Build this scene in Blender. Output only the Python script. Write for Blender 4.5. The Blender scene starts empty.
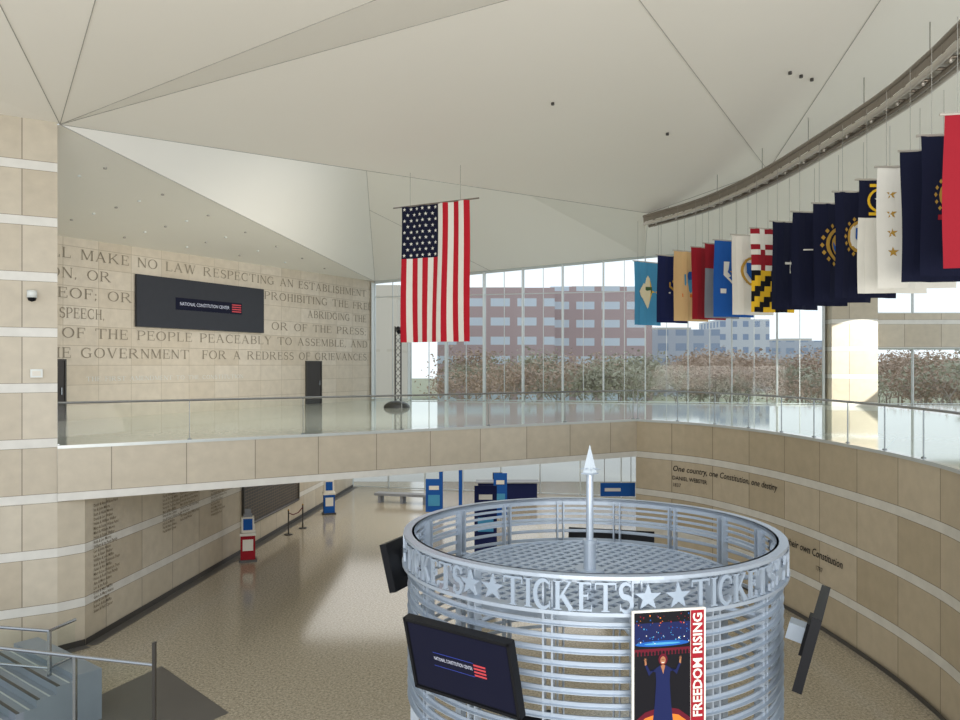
import bpy, math, random
from mathutils import Vector, Matrix
random.seed(7)
S=bpy.context.scene
S.view_settings.view_transform='Standard'
V=Vector
def lin(h):
    h=h.lstrip('#'); r=[int(h[i:i+2],16)/255 for i in (0,2,4)]
    return tuple((c/12.92 if c<=.04045 else ((c+.055)/1.055)**2.4) for c in r)+(1,)
# ------------------------------------------------------------ materials
def nmat(name):
    m=bpy.data.materials.new(name); m.use_nodes=True
    nt=m.node_tree; b=nt.nodes['Principled BSDF']; return m,nt,b
def mat(name,col,rough=.5,metal=0,var=.06,scale=4,coat=0,spec=.5):
    m,nt,b=nmat(name); c=lin(col)
    tc=nt.nodes.new('ShaderNodeTexCoord'); n=nt.nodes.new('ShaderNodeTexNoise'); n.inputs['Scale'].default_value=scale
    n.inputs['Detail'].default_value=3
    nt.links.new(tc.outputs['Object'],n.inputs['Vector'])
    mx=nt.nodes.new('ShaderNodeMix'); mx.data_type='RGBA'
    mx.inputs['A'].default_value=tuple(x*(1-var) for x in c[:3])+(1,)
    mx.inputs['B'].default_value=tuple(min(1,x*(1+var)) for x in c[:3])+(1,)
    nt.links.new(n.outputs['Fac'],mx.inputs['Factor']); nt.links.new(mx.outputs['Result'],b.inputs['Base Color'])
    b.inputs['Roughness'].default_value=rough; b.inputs['Metallic'].default_value=metal
    b.inputs['Coat Weight'].default_value=coat; b.inputs['Specular IOR Level'].default_value=spec
    return m
def emis(name,col,st):
    m,nt,b=nmat(name); b.inputs['Base Color'].default_value=lin(col)
    b.inputs['Emission Color'].default_value=lin(col); b.inputs['Emission Strength'].default_value=st; return m
def glass(name,tint=(.93,.97,.95,1),refl=.5):
    m=bpy.data.materials.new(name); m.use_nodes=True; nt=m.node_tree; nt.nodes.clear()
    o=nt.nodes.new('ShaderNodeOutputMaterial'); mx=nt.nodes.new('ShaderNodeMixShader')
    t=nt.nodes.new('ShaderNodeBsdfTransparent'); t.inputs[0].default_value=tint
    g=nt.nodes.new('ShaderNodeBsdfGlossy'); g.inputs['Roughness'].default_value=.02
    f=nt.nodes.new('ShaderNodeFresnel'); f.inputs[0].default_value=1.35
    k=nt.nodes.new('ShaderNodeMath'); k.operation='MULTIPLY'; k.inputs[1].default_value=refl
    nt.links.new(f.outputs[0],k.inputs[0]); nt.links.new(k.outputs[0],mx.inputs[0])
    nt.links.new(t.outputs[0],mx.inputs[1]); nt.links.new(g.outputs[0],mx.inputs[2]); nt.links.new(mx.outputs[0],o.inputs[0]); return m
def stone(name,c1,c2,cs,cm,bw=1.8,rh=1.34,strip=.22,mort=.012,rough=.45):
    m,nt,b=nmat(name); L=nt.links
    uv=nt.nodes.new('ShaderNodeUVMap'); uv.uv_map='UVMap'
    br=nt.nodes.new('ShaderNodeTexBrick'); br.offset=0.0; br.squash=1
    for k,v in (('Scale',1),('Brick Width',bw),('Row Height',rh),('Mortar Size',mort),('Mortar Smooth',0),('Bias',0)): br.inputs[k].default_value=v
    br.inputs['Color1'].default_value=lin(c1); br.inputs['Color2'].default_value=lin(c2); br.inputs['Mortar'].default_value=lin(cm)
    L.new(uv.outputs[0],br.inputs['Vector'])
    last=br.outputs['Color']
    if strip:
        sp=nt.nodes.new('ShaderNodeSeparateXYZ'); L.new(uv.outputs[0],sp.inputs[0])
        md=nt.nodes.new('ShaderNodeMath'); md.operation='MODULO'; md.inputs[1].default_value=rh; L.new(sp.outputs['Y'],md.inputs[0])
        lt=nt.nodes.new('ShaderNodeMath'); lt.operation='LESS_THAN'; lt.inputs[1].default_value=strip; L.new(md.outputs[0],lt.inputs[0])
        mx=nt.nodes.new('ShaderNodeMix'); mx.data_type='RGBA'; L.new(lt.outputs[0],mx.inputs['Factor'])
        L.new(last,mx.inputs['A']); mx.inputs['B'].default_value=lin(cs)
        lt2=nt.nodes.new('ShaderNodeMath'); lt2.operation='COMPARE'; lt2.inputs[1].default_value=strip; lt2.inputs[2].default_value=mort*.6; L.new(md.outputs[0],lt2.inputs[0])
        mx2=nt.nodes.new('ShaderNodeMix'); mx2.data_type='RGBA'; L.new(lt2.outputs[0],mx2.inputs['Factor'])
        L.new(mx.outputs['Result'],mx2.inputs['A']); mx2.inputs['B'].default_value=lin(cm); last=mx2.outputs['Result']
    n=nt.nodes.new('ShaderNodeTexNoise'); n.inputs['Scale'].default_value=3; n.inputs['Detail'].default_value=6; L.new(uv.outputs[0],n.inputs['Vector'])
    mr=nt.nodes.new('ShaderNodeMapRange'); mr.inputs['To Min'].default_value=.84; mr.inputs['To Max'].default_value=1.14; L.new(n.outputs['Fac'],mr.inputs['Value'])
    mu=nt.nodes.new('ShaderNodeMix'); mu.data_type='RGBA'; mu.blend_type='MULTIPLY'; mu.inputs['Factor'].default_value=1
    L.new(last,mu.inputs['A']); L.new(mr.outputs['Result'],mu.inputs['B']); L.new(mu.outputs['Result'],b.inputs['Base Color'])
    b.inputs['Roughness'].default_value=rough; return m
def terrazzo(name,c1,c2,cj,size,rough,sc=60):
    m,nt,b=nmat(name); L=nt.links
    tc=nt.nodes.new('ShaderNodeTexCoord')
    n=nt.nodes.new('ShaderNodeTexNoise'); n.inputs['Scale'].default_value=sc/10; n.inputs['Detail'].default_value=8; n.inputs['Roughness'].default_value=.85
    L.new(tc.outputs['Object'],n.inputs['Vector'])
    cr=nt.nodes.new('ShaderNodeValToRGB'); cr.color_ramp.elements[0].position=.4; cr.color_ramp.elements[1].position=.6
    cr.color_ramp.elements[0].color=lin(c1); cr.color_ramp.elements[1].color=lin(c2); L.new(n.outputs['Fac'],cr.inputs[0])
    br=nt.nodes.new('ShaderNodeTexBrick'); br.offset=0
    for k,v in (('Scale',1),('Brick Width',size),('Row Height',size),('Mortar Size',.006),('Mortar Smooth',0)): br.inputs[k].default_value=v
    mp=nt.nodes.new('ShaderNodeMapping'); mp.inputs['Rotation'].default_value=(0,0,.54); L.new(tc.outputs['Object'],mp.inputs[0]); L.new(mp.outputs[0],br.inputs['Vector'])
    mx=nt.nodes.new('ShaderNodeMix'); mx.data_type='RGBA'; L.new(br.outputs['Fac'],mx.inputs['Factor']); L.new(cr.outputs[0],mx.inputs['A']); mx.inputs['B'].default_value=lin(cj)
    L.new(mx.outputs['Result'],b.inputs['Base Color']); b.inputs['Roughness'].default_value=rough; b.inputs['IOR'].default_value=1.8; return m
def facade(name,cw,cg,uw,vh,fu=.5,fv=.5):
    m,nt,b=nmat(name); L=nt.links
    uv=nt.nodes.new('ShaderNodeUVMap'); uv.uv_map='UVMap'; sp=nt.nodes.new('ShaderNodeSeparateXYZ'); L.new(uv.outputs[0],sp.inputs[0])
    def band(o,p,f):
        a=nt.nodes.new('ShaderNodeMath'); a.operation='MODULO'; a.inputs[1].default_value=p; L.new(sp.outputs[o],a.inputs[0])
        c=nt.nodes.new('ShaderNodeMath'); c.operation='LESS_THAN'; c.inputs[1].default_value=p*f; L.new(a.outputs[0],c.inputs[0]); return c
    x=band('X',uw,fu); y=band('Y',vh,fv); k=nt.nodes.new('ShaderNodeMath'); k.operation='MULTIPLY'; L.new(x.outputs[0],k.inputs[0]); L.new(y.outputs[0],k.inputs[1])
    mx=nt.nodes.new('ShaderNodeMix'); mx.data_type='RGBA'; L.new(k.outputs[0],mx.inputs['Factor']); mx.inputs['A'].default_value=lin(cw); mx.inputs['B'].default_value=lin(cg)
    L.new(mx.outputs['Result'],b.inputs['Base Color']); b.inputs['Roughness'].default_value=.7; return m

M={}
M['stone']=stone('limestone_coursed','#c6bdab','#b9ae9a','#d6d4cd','#857c6d')
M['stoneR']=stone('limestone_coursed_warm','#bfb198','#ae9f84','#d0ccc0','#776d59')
M['txtwall']=stone('limestone_inscribed','#d3c9b8','#c8bca8','#ddd','#b1a591',bw=1.45,rh=.715,strip=0,mort=.010)
M['ceil']=mat('ceiling_plaster','#efebe1',.7,var=.01,scale=.6)
M['seam']=mat('ceiling_joint','#a5a29a',.8)
M['deck']=terrazzo('polished_deck_floor','#cfd0c2','#dcdccf','#bcbaac',1.5,.05)
M['floor']=terrazzo('terrazzo_floor','#7d735f','#c4baa4','#9a8f7a',3.2,.13,sc=170)
M['inlay']=mat('dark_slate_inlay','#5d5a55',.3)
M['base']=mat('dark_base_trim','#3a3733',.4)
M['steel']=mat('brushed_steel','#a5a9ac',.25,.9)
M['mull']=mat('aluminium_mullion','#c6cbc9',.35,.4)
M['fin']=mat('white_frame','#d9ddda',.4)
M['glass']=glass('clear_glass',(.94,.97,.96,1),.5)
M['railglass']=glass('rail_glass',(.93,.97,.95,1),.3)
M['booth']=mat('booth_paint_bluegrey','#a9b4c0',.3,.35)
M['boothL']=mat('booth_letter_paint','#93a0ae',.35,.2)
M['boothD']=mat('booth_roof_dark','#39434f',.6)
M['spire']=mat('spire_frosted','#c9d2d8',.2,.3)
M['black']=mat('black_plastic','#131418',.45,spec=.2)
M['screen']=mat('screen_navy','#15172a',.3,spec=.12)
M['screenw']=emis('screen_white_text','#b9bdcc',.3)
M['screenr']=emis('screen_red','#b03a40',.3)
M['screenb']=emis('screen_blue','#2b3c90',.3)
M['wallscreen']=mat('wall_screen_grey','#36383e',.4,spec=.2)
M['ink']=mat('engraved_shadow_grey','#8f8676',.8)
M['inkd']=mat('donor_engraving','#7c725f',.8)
M['inkk']=mat('black_lettering','#1c1712',.6)
M['bronze']=mat('ring_bronze','#81786c',.35,.4)
M['bronzeL']=mat('ring_alu','#c3bcb1',.3,.4)
M['wire']=mat('steel_wire','#9a978f',.4,.5)
M['stair']=mat('stair_granite','#7d858e',.35)
for n,c in dict(navy='#0f132b',navy2='#18204a',red='#931c28',redus='#b01b29',white='#dedacf',cream='#e6d9b4',yellow='#e3b52a',ltblue='#4a92b8',buff='#d8b782',royal='#1d55a0',blk='#121116',gold='#b08a3c',green='#46603a',orange='#d9762e',grey='#8c8f94',skin='#9b6a4c',purple='#3b2a66',wine='#5d1424').items():
    M[n]=mat('cloth_'+n,c,.8,var=.04,spec=.2)
M['door']=mat('dark_door','#2a2421',.4)
M['plaque']=stone('donor_plaque','#2d2a28','#3b3430','#222','#7c6a4a',bw=.25,rh=.12,strip=0,mort=.008)
M['bark']=mat('tree_bark_hazed','#a09488',.9)  # bark and leaf colours lightened, aerial haze painted into them
M['leaf']=mat('autumn_leaves_hazed','#b19a86',.9,var=.2,scale=1)
M['leaf2']=mat('olive_leaves_hazed','#a3a08a',.9,var=.2,scale=1)
M['grass']=mat('lawn','#a3a284',.9,var=.2,scale=.3)
M['pave']=mat('pavement','#c4c0b6',.8)
M['brickb']=facade('brick_facade_hazed','#b39d9c','#ccd5df',5,3.6,.72,.42)  # building colours faded, distance haze mixed into the wall and window tones
M['whiteb']=facade('white_facade_hazed','#c9cbd0','#8e9cb5',3,3.4,.5,.45)
M['greyb']=facade('grey_facade_hazed','#b4b9c4','#93a0b6',4,3.4,.6,.5)
M['beigeb']=facade('beige_building_facade','#cbc2b2','#c2b8a6',5,4,.9,.05)

# ------------------------------------------------------------ mesh builder
class MB:
    def __init__(s,name): s.n=name; s.v=[]; s.f=[]; s.m=[]; s.uv=[]; s.ms=[]
    def mi(s,k):
        if k not in s.ms: s.ms.append(k)
        return s.ms.index(k)
    def add(s,vs,fs,k,fn=None,uvs=None):
        o=len(s.v); s.v+=[tuple(fn(V(p)) if fn else p) for p in vs]; i=s.mi(k)
        for n,f in enumerate(fs): s.f.append([o+a for a in f]); s.m.append(i); s.uv.append(uvs[n] if uvs else None)
    def poly(s,pts,k,uv=None): s.add(pts,[list(range(len(pts)))],k,uvs=[uv] if uv else None)
    def box(s,c,d,k,rz=0,fn=None,R=None):
        x,y,z=[a/2 for a in d]; c=V(c); R=R or Matrix.Rotation(rz,3,'Z')
        vs=[c+R@V((a,b,e)) for a in(-x,x) for b in(-y,y) for e in(-z,z)]
        s.add(vs,[(0,1,3,2),(4,6,7,5),(0,4,5,1),(2,3,7,6),(0,2,6,4),(1,5,7,3)],k,fn)
    def cyl(s,a,b,r,k,n=10,r2=None,fn=None):
        a=V(a);b=V(b);d=(b-a).normalized(); r2=r if r2 is None else r2
        u=d.cross(V((0,0,1)) if abs(d.z)<.9 else V((1,0,0))).normalized(); w=d.cross(u)
        vs=[];
        for p,q in((a,r),(b,r2)):
            for i in range(n): t=2*math.pi*i/n; vs.append(p+(u*math.cos(t)+w*math.sin(t))*q)
        s.add(vs,[(i,(i+1)%n,n+(i+1)%n,n+i) for i in range(n)]+[list(range(n))[::-1],list(range(n,2*n))],k,fn)
    def tube(s,pts,r,k,n=8):
        P=[V(p) for p in pts]; vs=[]
        for i,p in enumerate(P):
            d=(P[min(i+1,len(P)-1)]-P[max(i-1,0)]).normalized()
            u=d.cross(V((0,0,1)) if abs(d.z)<.9 else V((1,0,0))).normalized(); w=d.cross(u)
            for j in range(n): t=2*math.pi*j/n; vs.append(p+(u*math.cos(t)+w*math.sin(t))*r)
        s.add(vs,[(i*n+j,i*n+(j+1)%n,(i+1)*n+(j+1)%n,(i+1)*n+j) for i in range(len(P)-1) for j in range(n)]+[list(range(n)),list(range(len(vs)-n,len(vs)))],k)
    def lathe(s,c,prof,k,n=24,a0=0,a1=2*math.pi):
        c=V(c); full=abs(a1-a0-2*math.pi)<1e-6; N=n if full else n+1; vs=[]
        for r,z in prof:
            for i in range(N): t=a0+(a1-a0)*i/n; vs.append(c+V((r*math.sin(t),-r*math.cos(t),z)))
        fs=[]
        for j in range(len(prof)-1):
            for i in range(n): fs.append((j*N+i,j*N+(i+1)%N,(j+1)*N+(i+1)%N,(j+1)*N+i))
        s.add(vs,fs,k)
    def strip(s,path,z0,z1,k,u0=0,vo=0,closed=False):
        u=u0; tot=sum((V(path[i+1])-V(path[i])).length for i in range(len(path)-1)); acc=0
        for i in range(len(path)-1):
            a,b=V(path[i]),V(path[i+1]); l=(b-a).length
            f0,f1=acc/tot,(acc+l)/tot
            za,zb=(z1(f0),z1(f1)) if callable(z1) else (z1,z1)
            s.add([(a.x,a.y,z0),(b.x,b.y,z0),(b.x,b.y,zb),(a.x,a.y,za)],[(0,1,2,3)],k,uvs=[[(u,z0+vo),(u+l,z0+vo),(u+l,zb+vo),(u,za+vo)]])
            u+=l; acc+=l
    def build(s,smooth=False):
        me=bpy.data.meshes.new(s.n); me.from_pydata([tuple(p) for p in s.v],[],s.f)
        for k in s.ms: me.materials.append(M[k])
        me.polygons.foreach_set('material_index',s.m)
        if any(s.uv):
            l=me.uv_layers.new(name='UVMap')
            for p,u in zip(me.polygons,s.uv):
                if u:
                    for li,c in zip(p.loop_indices,u): l.data[li].uv=c
        if smooth: me.polygons.foreach_set('use_smooth',[True]*len(me.polygons))
        me.update(); o=bpy.data.objects.new(s.n,me); S.collection.objects.link(o); return o
def textmesh(body,size=1,align='LEFT',bold=0,shear=0,res=2,space=1,line=1):
    c=bpy.data.curves.new('t','FONT'); c.body=body; c.size=size; c.align_x=align; c.offset=bold; c.shear=shear; c.resolution_u=res
    c.space_character=space; c.space_line=line
    o=bpy.data.objects.new('t',c); S.collection.objects.link(o)
    dg=bpy.context.evaluated_depsgraph_get(); e=o.evaluated_get(dg); me=e.to_mesh()
    vs=[tuple(v.co) for v in me.vertices]; fs=[list(p.vertices) for p in me.polygons]
    e.to_mesh_clear(); bpy.data.objects.remove(o); bpy.data.curves.remove(c); return vs,fs
def rect(x0,y0,x1,y1): return ([(x0,y0),(x1,y0),(x1,y1),(x0,y1)],[[0,1,2,3]])
def stroke(P,w):
    vs=[];n=len(P)
    for i,p in enumerate(P):
        a=V(P[max(i-1,0)]);c=V(P[min(i+1,n-1)]);d=(c-a).normalized();q=V((-d.y,d.x))*(w[i] if isinstance(w,list) else w)/2
        vs+=[tuple(V(p)+q),tuple(V(p)-q)]
    return vs,[[2*i,2*i+1,2*i+3,2*i+2] for i in range(n-1)]
def arc(cx,cy,rx,ry,a,c,n=12): return [(cx+rx*math.cos(math.radians(a+(c-a)*i/n)),cy+ry*math.sin(math.radians(a+(c-a)*i/n))) for i in range(n+1)]
def glyphs(t,h,sf):
    sy=.045
    def stem(x,top=1,bot=0): return [rect(x,bot,x+t,top)]
    def ser(x,y,w=None): w=t if w is None else w; return [rect(x-sf,y if y==0 else y-sy,x+w+sf,y+sy if y==0 else y)]
    def curve(P,a,c):
        n=len(P)-1; return [stroke(P,[a+(c-a)*math.sin(math.pi*i/n) for i in range(n+1)])]
    I=lambda x:stem(x)+ser(x,0)+ser(x,1)
    bowl=lambda x,cy,ry,rx:curve(arc(x,cy,rx,ry,90,-90,10),h,t)
    G={}
    s=sf
    G['I']=(I(s),2*s+t)
    G['T']=(stem(.39)+ser(.39,0)+[rect(0,1-h,.78+t,1),rect(0,.76,.05,1),rect(.73+t,.76,.78+t,1)],.78+t)
    G['L']=(I(s)+[rect(s+t,0,.66,h),rect(.62,0,.66,.24)],.68)
    G['E']=(I(s)+[rect(s+t,0,.68,h),rect(.64,0,.68,.24),rect(s+t,1-h,.64,1),rect(.6,.76,.64,1),rect(s+t,.5,.5,.5+h),rect(.47,.4,.51,.65)],.7)
    G['F']=(I(s)+[rect(s+t,1-h,.64,1),rect(.6,.76,.64,1),rect(s+t,.5,.5,.5+h),rect(.47,.4,.51,.65)],.64)
    G['H']=(I(s)+I(.62)+[rect(s+t,.5,.62,.5+h)],.62+t+s)
    G['N']=([rect(s,0,s+h,1)]+ser(s,0,h)+ser(s,1,h)+[rect(.7,0,.7+h,1)]+ser(.7,1,h)+[stroke([(s+h*.5,.98),(.7+h*.5,.02)],t)],.7+h+s)
    G['M']=([rect(s,0,s+h,1)]+ser(s,0,h)+ser(s,1,h)+stem(.85)+ser(.85,0)+ser(.85,1)+[stroke([(s+h,.98),(.5,.05)],t),stroke([(.5,.05),(.87,.98)],h)],.85+t+s)
    G['A']=([stroke([(.1,0),(.44,1)],h),stroke([(.42,1),(.8,0)],t),rect(.22,.33,.68,.33+h)]+ser(.07,0,h)+ser(.8-t/2,0),.96)
    G['V']=([stroke([(.12,1),(.46,0)],t),stroke([(.46,0),(.8,1)],h)]+ser(.12-t/2,1)+ser(.78,1,h),.94)
    G['K']=(I(s)+[stroke([(s+t,.4),(.74,.96)],h*1.3),stroke([(.36,.55),(.82,.02)],t)]+ser(.66,1,h)+ser(.76,0),.98)
    G['R']=(I(s)+bowl(.4,.76,.24-h/2,.28)+[rect(s+t,1-h,.42,1),rect(s+t,.52-h,.42,.52),stroke([(.42,.5),(.84,.01)],t)]+ser(.78,0),.98)
    G['P']=(I(s)+bowl(.4,.74,.26-h/2,.28)+[rect(s+t,1-h,.42,1),rect(s+t,.48-h,.42,.48)],.74)
    G['B']=(I(s)+bowl(.38,.76,.24-h/2,.24)+bowl(.4,.27,.27-h/2,.28)+[rect(s+t,1-h,.4,1),rect(s+t,.52-h/2,.42,.52+h/2),rect(s+t,0,.42,h)],.76)
    G['D']=(I(s)+bowl(.42,.5,.5-h/2,.4)+[rect(s+t,1-h,.44,1),rect(s+t,0,.44,h)],.9)
    G['O']=(curve(arc(.46,.5,.4,.48,90,270,12),h,t)+curve(arc(.46,.5,.4,.48,90,-90,12),h,t),.94)
    G['C']=(curve(arc(.46,.5,.4,.48,50,310,18),h,t)+[rect(.72,.68,.76,.98),rect(.72,.02,.76,.28)],.84)
    G['G']=(curve(arc(.46,.5,.4,.48,50,310,18),h,t)+[rect(.72,.68,.76,.98),rect(.7,.06,.7+t,.42),rect(.58,.4,.9,.4+.045)],.94)
    G['S']=([stroke(arc(.34,.74,.24,.23,35,270,12)+arc(.34,.26,.27,.25,90,-150,12)[1:],[h+(t*1.05-h)*math.sin(math.pi*i/24) for i in range(25)]),rect(.54,.72,.58,.98),rect(.06,.02,.1,.28)],.66)
    G['U']=([rect(s,.3,s+t,1)]+ser(s,1)+[rect(.7,.28,.7+h,1)]+ser(.7,1,h)+curve(arc(s+t/2+.28,.3,.3-.02,.28,180,360,12),t*.8,t*.8),.7+h+s)
    G['Y']=([stroke([(.1,1),(.44,.45)],t),stroke([(.44,.45),(.78,1)],h),rect(.44-t/2,0,.44+t/2,.47)]+ser(.44-t/2,0)+ser(.1-t/2,1)+ser(.76,1,h),.9)
    G['W']=([stroke([(.1,1),(.36,0)],t),stroke([(.36,0),(.6,1)],h),stroke([(.6,1),(.86,0)],t),stroke([(.86,0),(1.12,1)],h)]+ser(.1-t/2,1)+ser(.54,1,.08)+ser(1.1,1,h),1.26)
    G['J']=(stem(.3,1,.1)+ser(.3,1)+curve(arc(.3-.1+t/2,.1,.1,.2,0,-140,6),t,h),.56)
    G['Z']=([rect(.05,1-h,.7,1),rect(.05,0,.72,h),stroke([(.64,.97),(.12,.03)],t)],.78)
    G[',']=([stroke([(.12,.12),(.05,-.14)],[.12,.03])],.24); G['.']=([rect(.05,0,.16,.11)],.24); G[';']=([stroke([(.12,.12),(.05,-.14)],[.12,.03]),rect(.05,.45,.16,.56)],.26); G[' ']=([],.5)
    return G
GI=glyphs(.115,.05,.07); GB=glyphs(.19,.075,.09)
def caps(txt,G=GI,sp=.16):
    out=[];x=0;pos=[]
    for c in txt:
        g,w=G[c]; pos.append(x)
        for pv,pf in g: out.append(([(x+p[0],p[1]) for p in pv],pf))
        x+=w+sp
    return out,x-sp,pos
def catmull(P,n=8):
    P=[V(p) for p in P]; Q=[P[0]*2-P[1]]+P+[P[-1]*2-P[-2]]; out=[]
    for i in range(1,len(Q)-2):
        for j in range(n):
            t=j/n; a,b,c,d=Q[i-1],Q[i],Q[i+1],Q[i+2]
            out.append(.5*((2*b)+(c-a)*t+(2*a-5*b+4*c-d)*t*t+(3*b-a-3*c+d)*t**3))
    out.append(P[-1]); return out
class Path:
    def __init__(s,pts):
        s.p=[V(p) for p in pts]; s.c=[0]
        for i in range(len(s.p)-1): s.c.append(s.c[-1]+(s.p[i+1]-s.p[i]).length)
        s.L=s.c[-1]
    def at(s,d):
        i=0
        while i<len(s.c)-2 and s.c[i+1]<d: i+=1
        a,b=s.p[i],s.p[i+1]; t=(d-s.c[i])/(s.c[i+1]-s.c[i]); return a.lerp(b,t),(b-a).normalized()

# ------------------------------------------------------------ plan geometry (metres; deck z=5, eye z=7)
DZ=5.0; SOF=3.68; VO=-5+1.34*10
FA=(-10.3,19.5); FB=(5.67,29.1)
curve=catmull([(5.67,29.1),(7.3,27.3),(8.35,24.9),(8.95,22.2),(9.25,18.8),(9.22,16.5),(9.0,14.8),(8.4,12),(7.4,9),(5.8,6)],6)
WL=(-18.1,22.0); WR=(-6.04,46.0); FR=(17.15,40.0)
b=MB('floor'); b.box((2,21,-.1),(60,54,.2),'floor'); b.build()
b=MB('floor_inlay'); b.poly([(-7.4,18.6,.004),(-5.05,16.1,.004),(-6.3,14.2,.004),(-8.6,15.6,.004)],'inlay')
b.build()
b=MB('ground_exterior'); b.poly([(-300,48.2,-.03),(300,48.2,-.03),(300,420,-.03),(-300,420,-.03)],'grass')
b.poly([(-60,48.1,-.01),(80,48.1,-.01),(80,70,-.01),(-60,70,-.01)],'pave'); b.build()
b=MB('floor_deck'); out=[FA]+[tuple(p) for p in curve]+[(30,4),(30,40.0),FR,WR,WL,(-15,16.5)]
b.poly([(x,y,DZ) for x,y in out],'deck'); b.poly([(x,y,SOF) for x,y in out][::-1],'ceil'); b.build()
b=MB('trim_1'); fd=(V(FB)-V(FA)).normalized(); fn_=V((fd.y,-fd.x))
fa=V(FA)+fn_*.05; fb=V(FB)+fn_*.05
b.strip([fa,fb],SOF,DZ,'stone',u0=.6,vo=VO); 
b.poly([(fa.x,fa.y,DZ),(fb.x,fb.y,DZ),(FB[0],FB[1],DZ+.02),(FA[0],FA[1],DZ+.02)],'stone',uv=[(0,.1)]*4)
b.poly([(fa.x,fa.y,SOF),(fb.x,fb.y,SOF),(FB[0],FB[1],SOF),(FA[0],FA[1],SOF)],'ceil')
b.strip([fa+fn_*.02,fb+fn_*.02],DZ-.04,DZ+.04,'mull'); b.build()
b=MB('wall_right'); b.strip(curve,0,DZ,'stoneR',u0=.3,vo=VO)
cin=[]
for i,p in enumerate(curve):
    d=(curve[min(i+1,len(curve)-1)]-curve[max(i-1,0)]).normalized(); cin.append(p+V((d.y,-d.x))*.07)
b.strip(cin,DZ-.04,DZ+.04,'mull'); b.strip([p for p in cin],0,.12,'base')
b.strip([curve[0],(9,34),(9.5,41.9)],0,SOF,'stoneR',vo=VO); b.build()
ld=-fd; pe=V(FA); pl=pe+ld*9
b=MB('wall_left'); th=-fn_*.9
pa=pe; q=[pl,pa,pa+th,pl+th]
b.strip(q+[pl],0,12.93,'stone',u0=.75,vo=VO); b.poly([(p.x,p.y,12.93) for p in q],'stone',uv=[(0,.1)]*4)
b.build()
b=MB('wall_donor'); dp=[FA,(-9.88,20.0),(-8.2,36.6),(-7.3,45.8)]
b.strip(dp,0,SOF,'stone',u0=.2,vo=VO); b.build()
b=MB('baseboard_donor'); 
for i in range(3):
    a,c=V(dp[i]),V(dp[i+1]); d=(c-a).normalized(); n=V((d.y,-d.x)); b.strip([a+n*.03,c+n*.03],0,.16,'base')
    b.poly([(a.x,a.y,.006),(c.x,c.y,.006),((c+n*.3).x,(c+n*.3).y,.006),((a+n*.3).x,(a+n*.3).y,.006)],'inlay')
b.build()
b=MB('wall_back_left'); zt=lambda f:11.5+.3*f
b.strip([WL,WR],DZ,zt,'txtwall',vo=.16+.715*5)
b.build()
W0=V(WL); wd=(V(WR)-V(WL)).normalized(); wn=V((wd.y,-wd.x))
def onwall(u,z,o=.03): p=W0+wd*u+wn*o; return V((p.x,p.y,z))
LW=(V(WR)-W0).length
def upx(Y): return (Y-22)/24*LW
b=MB('amendment_inscription')
rows=[('SHAL','L MAKE NO LAW RESPECTING AN ESTABLISHMENT',28.44,45.2,10.84),
('RELIGIO','N, OR',28.44,30.25,10.12),('','PROHIBITING THE FREE',37.75,45.7,10.12),
('THER','EOF; OR',28.3,31.1,9.41),('','ABRIDGING THE',40.6,45.2,9.41),
('','SPEECH,',28.35,30.0,8.69),('','OR OF THE PRESS;',38.2,45.2,8.69),
('RIGHT ','OF THE PEOPLE PEACEABLY TO ASSEMBLE, AND',28.44,45.3,7.98),
('TH','E GOVERNMENT  FOR A REDRESS OF GRIEVANCES.',28.44,45.4,7.26)]
def cap_row(pre,t,y0,y1,z,h,k='ink'):
    g,w,pos=caps(pre+t); x0=pos[len(pre)]; sc=(upx(y1)-upx(y0))/(w-x0)
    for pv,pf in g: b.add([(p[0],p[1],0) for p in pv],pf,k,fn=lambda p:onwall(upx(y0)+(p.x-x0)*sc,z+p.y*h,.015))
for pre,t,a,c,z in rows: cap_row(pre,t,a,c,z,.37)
cap_row('','THE FIRST AMENDMENT TO THE CONSTITUTION',29.3,36.5,6.4,.17,'fin')
b.build()
b=MB('wall_display_screen')
def wq(u0,u1,z0,z1,k,o0,o1): 
    P=[onwall(u,z,o) for o in(o0,o1) for u,z in((u0,z0),(u1,z0),(u1,z1),(u0,z1))]
    b.add(P,[(0,1,2,3),(7,6,5,4),(0,4,5,1),(2,6,7,3),(1,5,6,2),(0,3,7,4)],k)
wq(upx(31.2),upx(37.6),8.5,10.55,'wallscreen',.03,.14)
wq(upx(32.9),upx(36.3),9.28,9.78,'screen',.141,.146)
vs,fs=textmesh('NATIONAL CONSTITUTION CENTER',1); X1=max(v[0] for v in vs)
b.add(vs,fs,'screenw',fn=lambda p:onwall(upx(33.1)+p.x/X1*(upx(35.6)-upx(33.1)),9.47+p.y*.2,.15))
for i in range(4): wq(upx(35.75),upx(36.25),9.36+i*.1,9.41+i*.1,'screenr',.146,.152)
b.build()
for n_,u,w,z in ((1,upx(28.5)-.45,.9,2.15),(2,upx(41.0),1.15,2.15)):
    b=MB('door_%d'%n_); u0=u-w/2
    wq(u0,u0+w,5.01,5+z,'door',.01,.05); wq(u0-.06,u0,5.01,5+z+.06,'base',.01,.08); wq(u0+w,u0+w+.06,5.01,5+z+.06,'base',.01,.08); wq(u0,u0+w,5+z,5.06+z,'base',.01,.08)
    wq(u0+w-.16,u0+w-.12,5.95,6.2,'steel',.05,.1); b.build()
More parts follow.
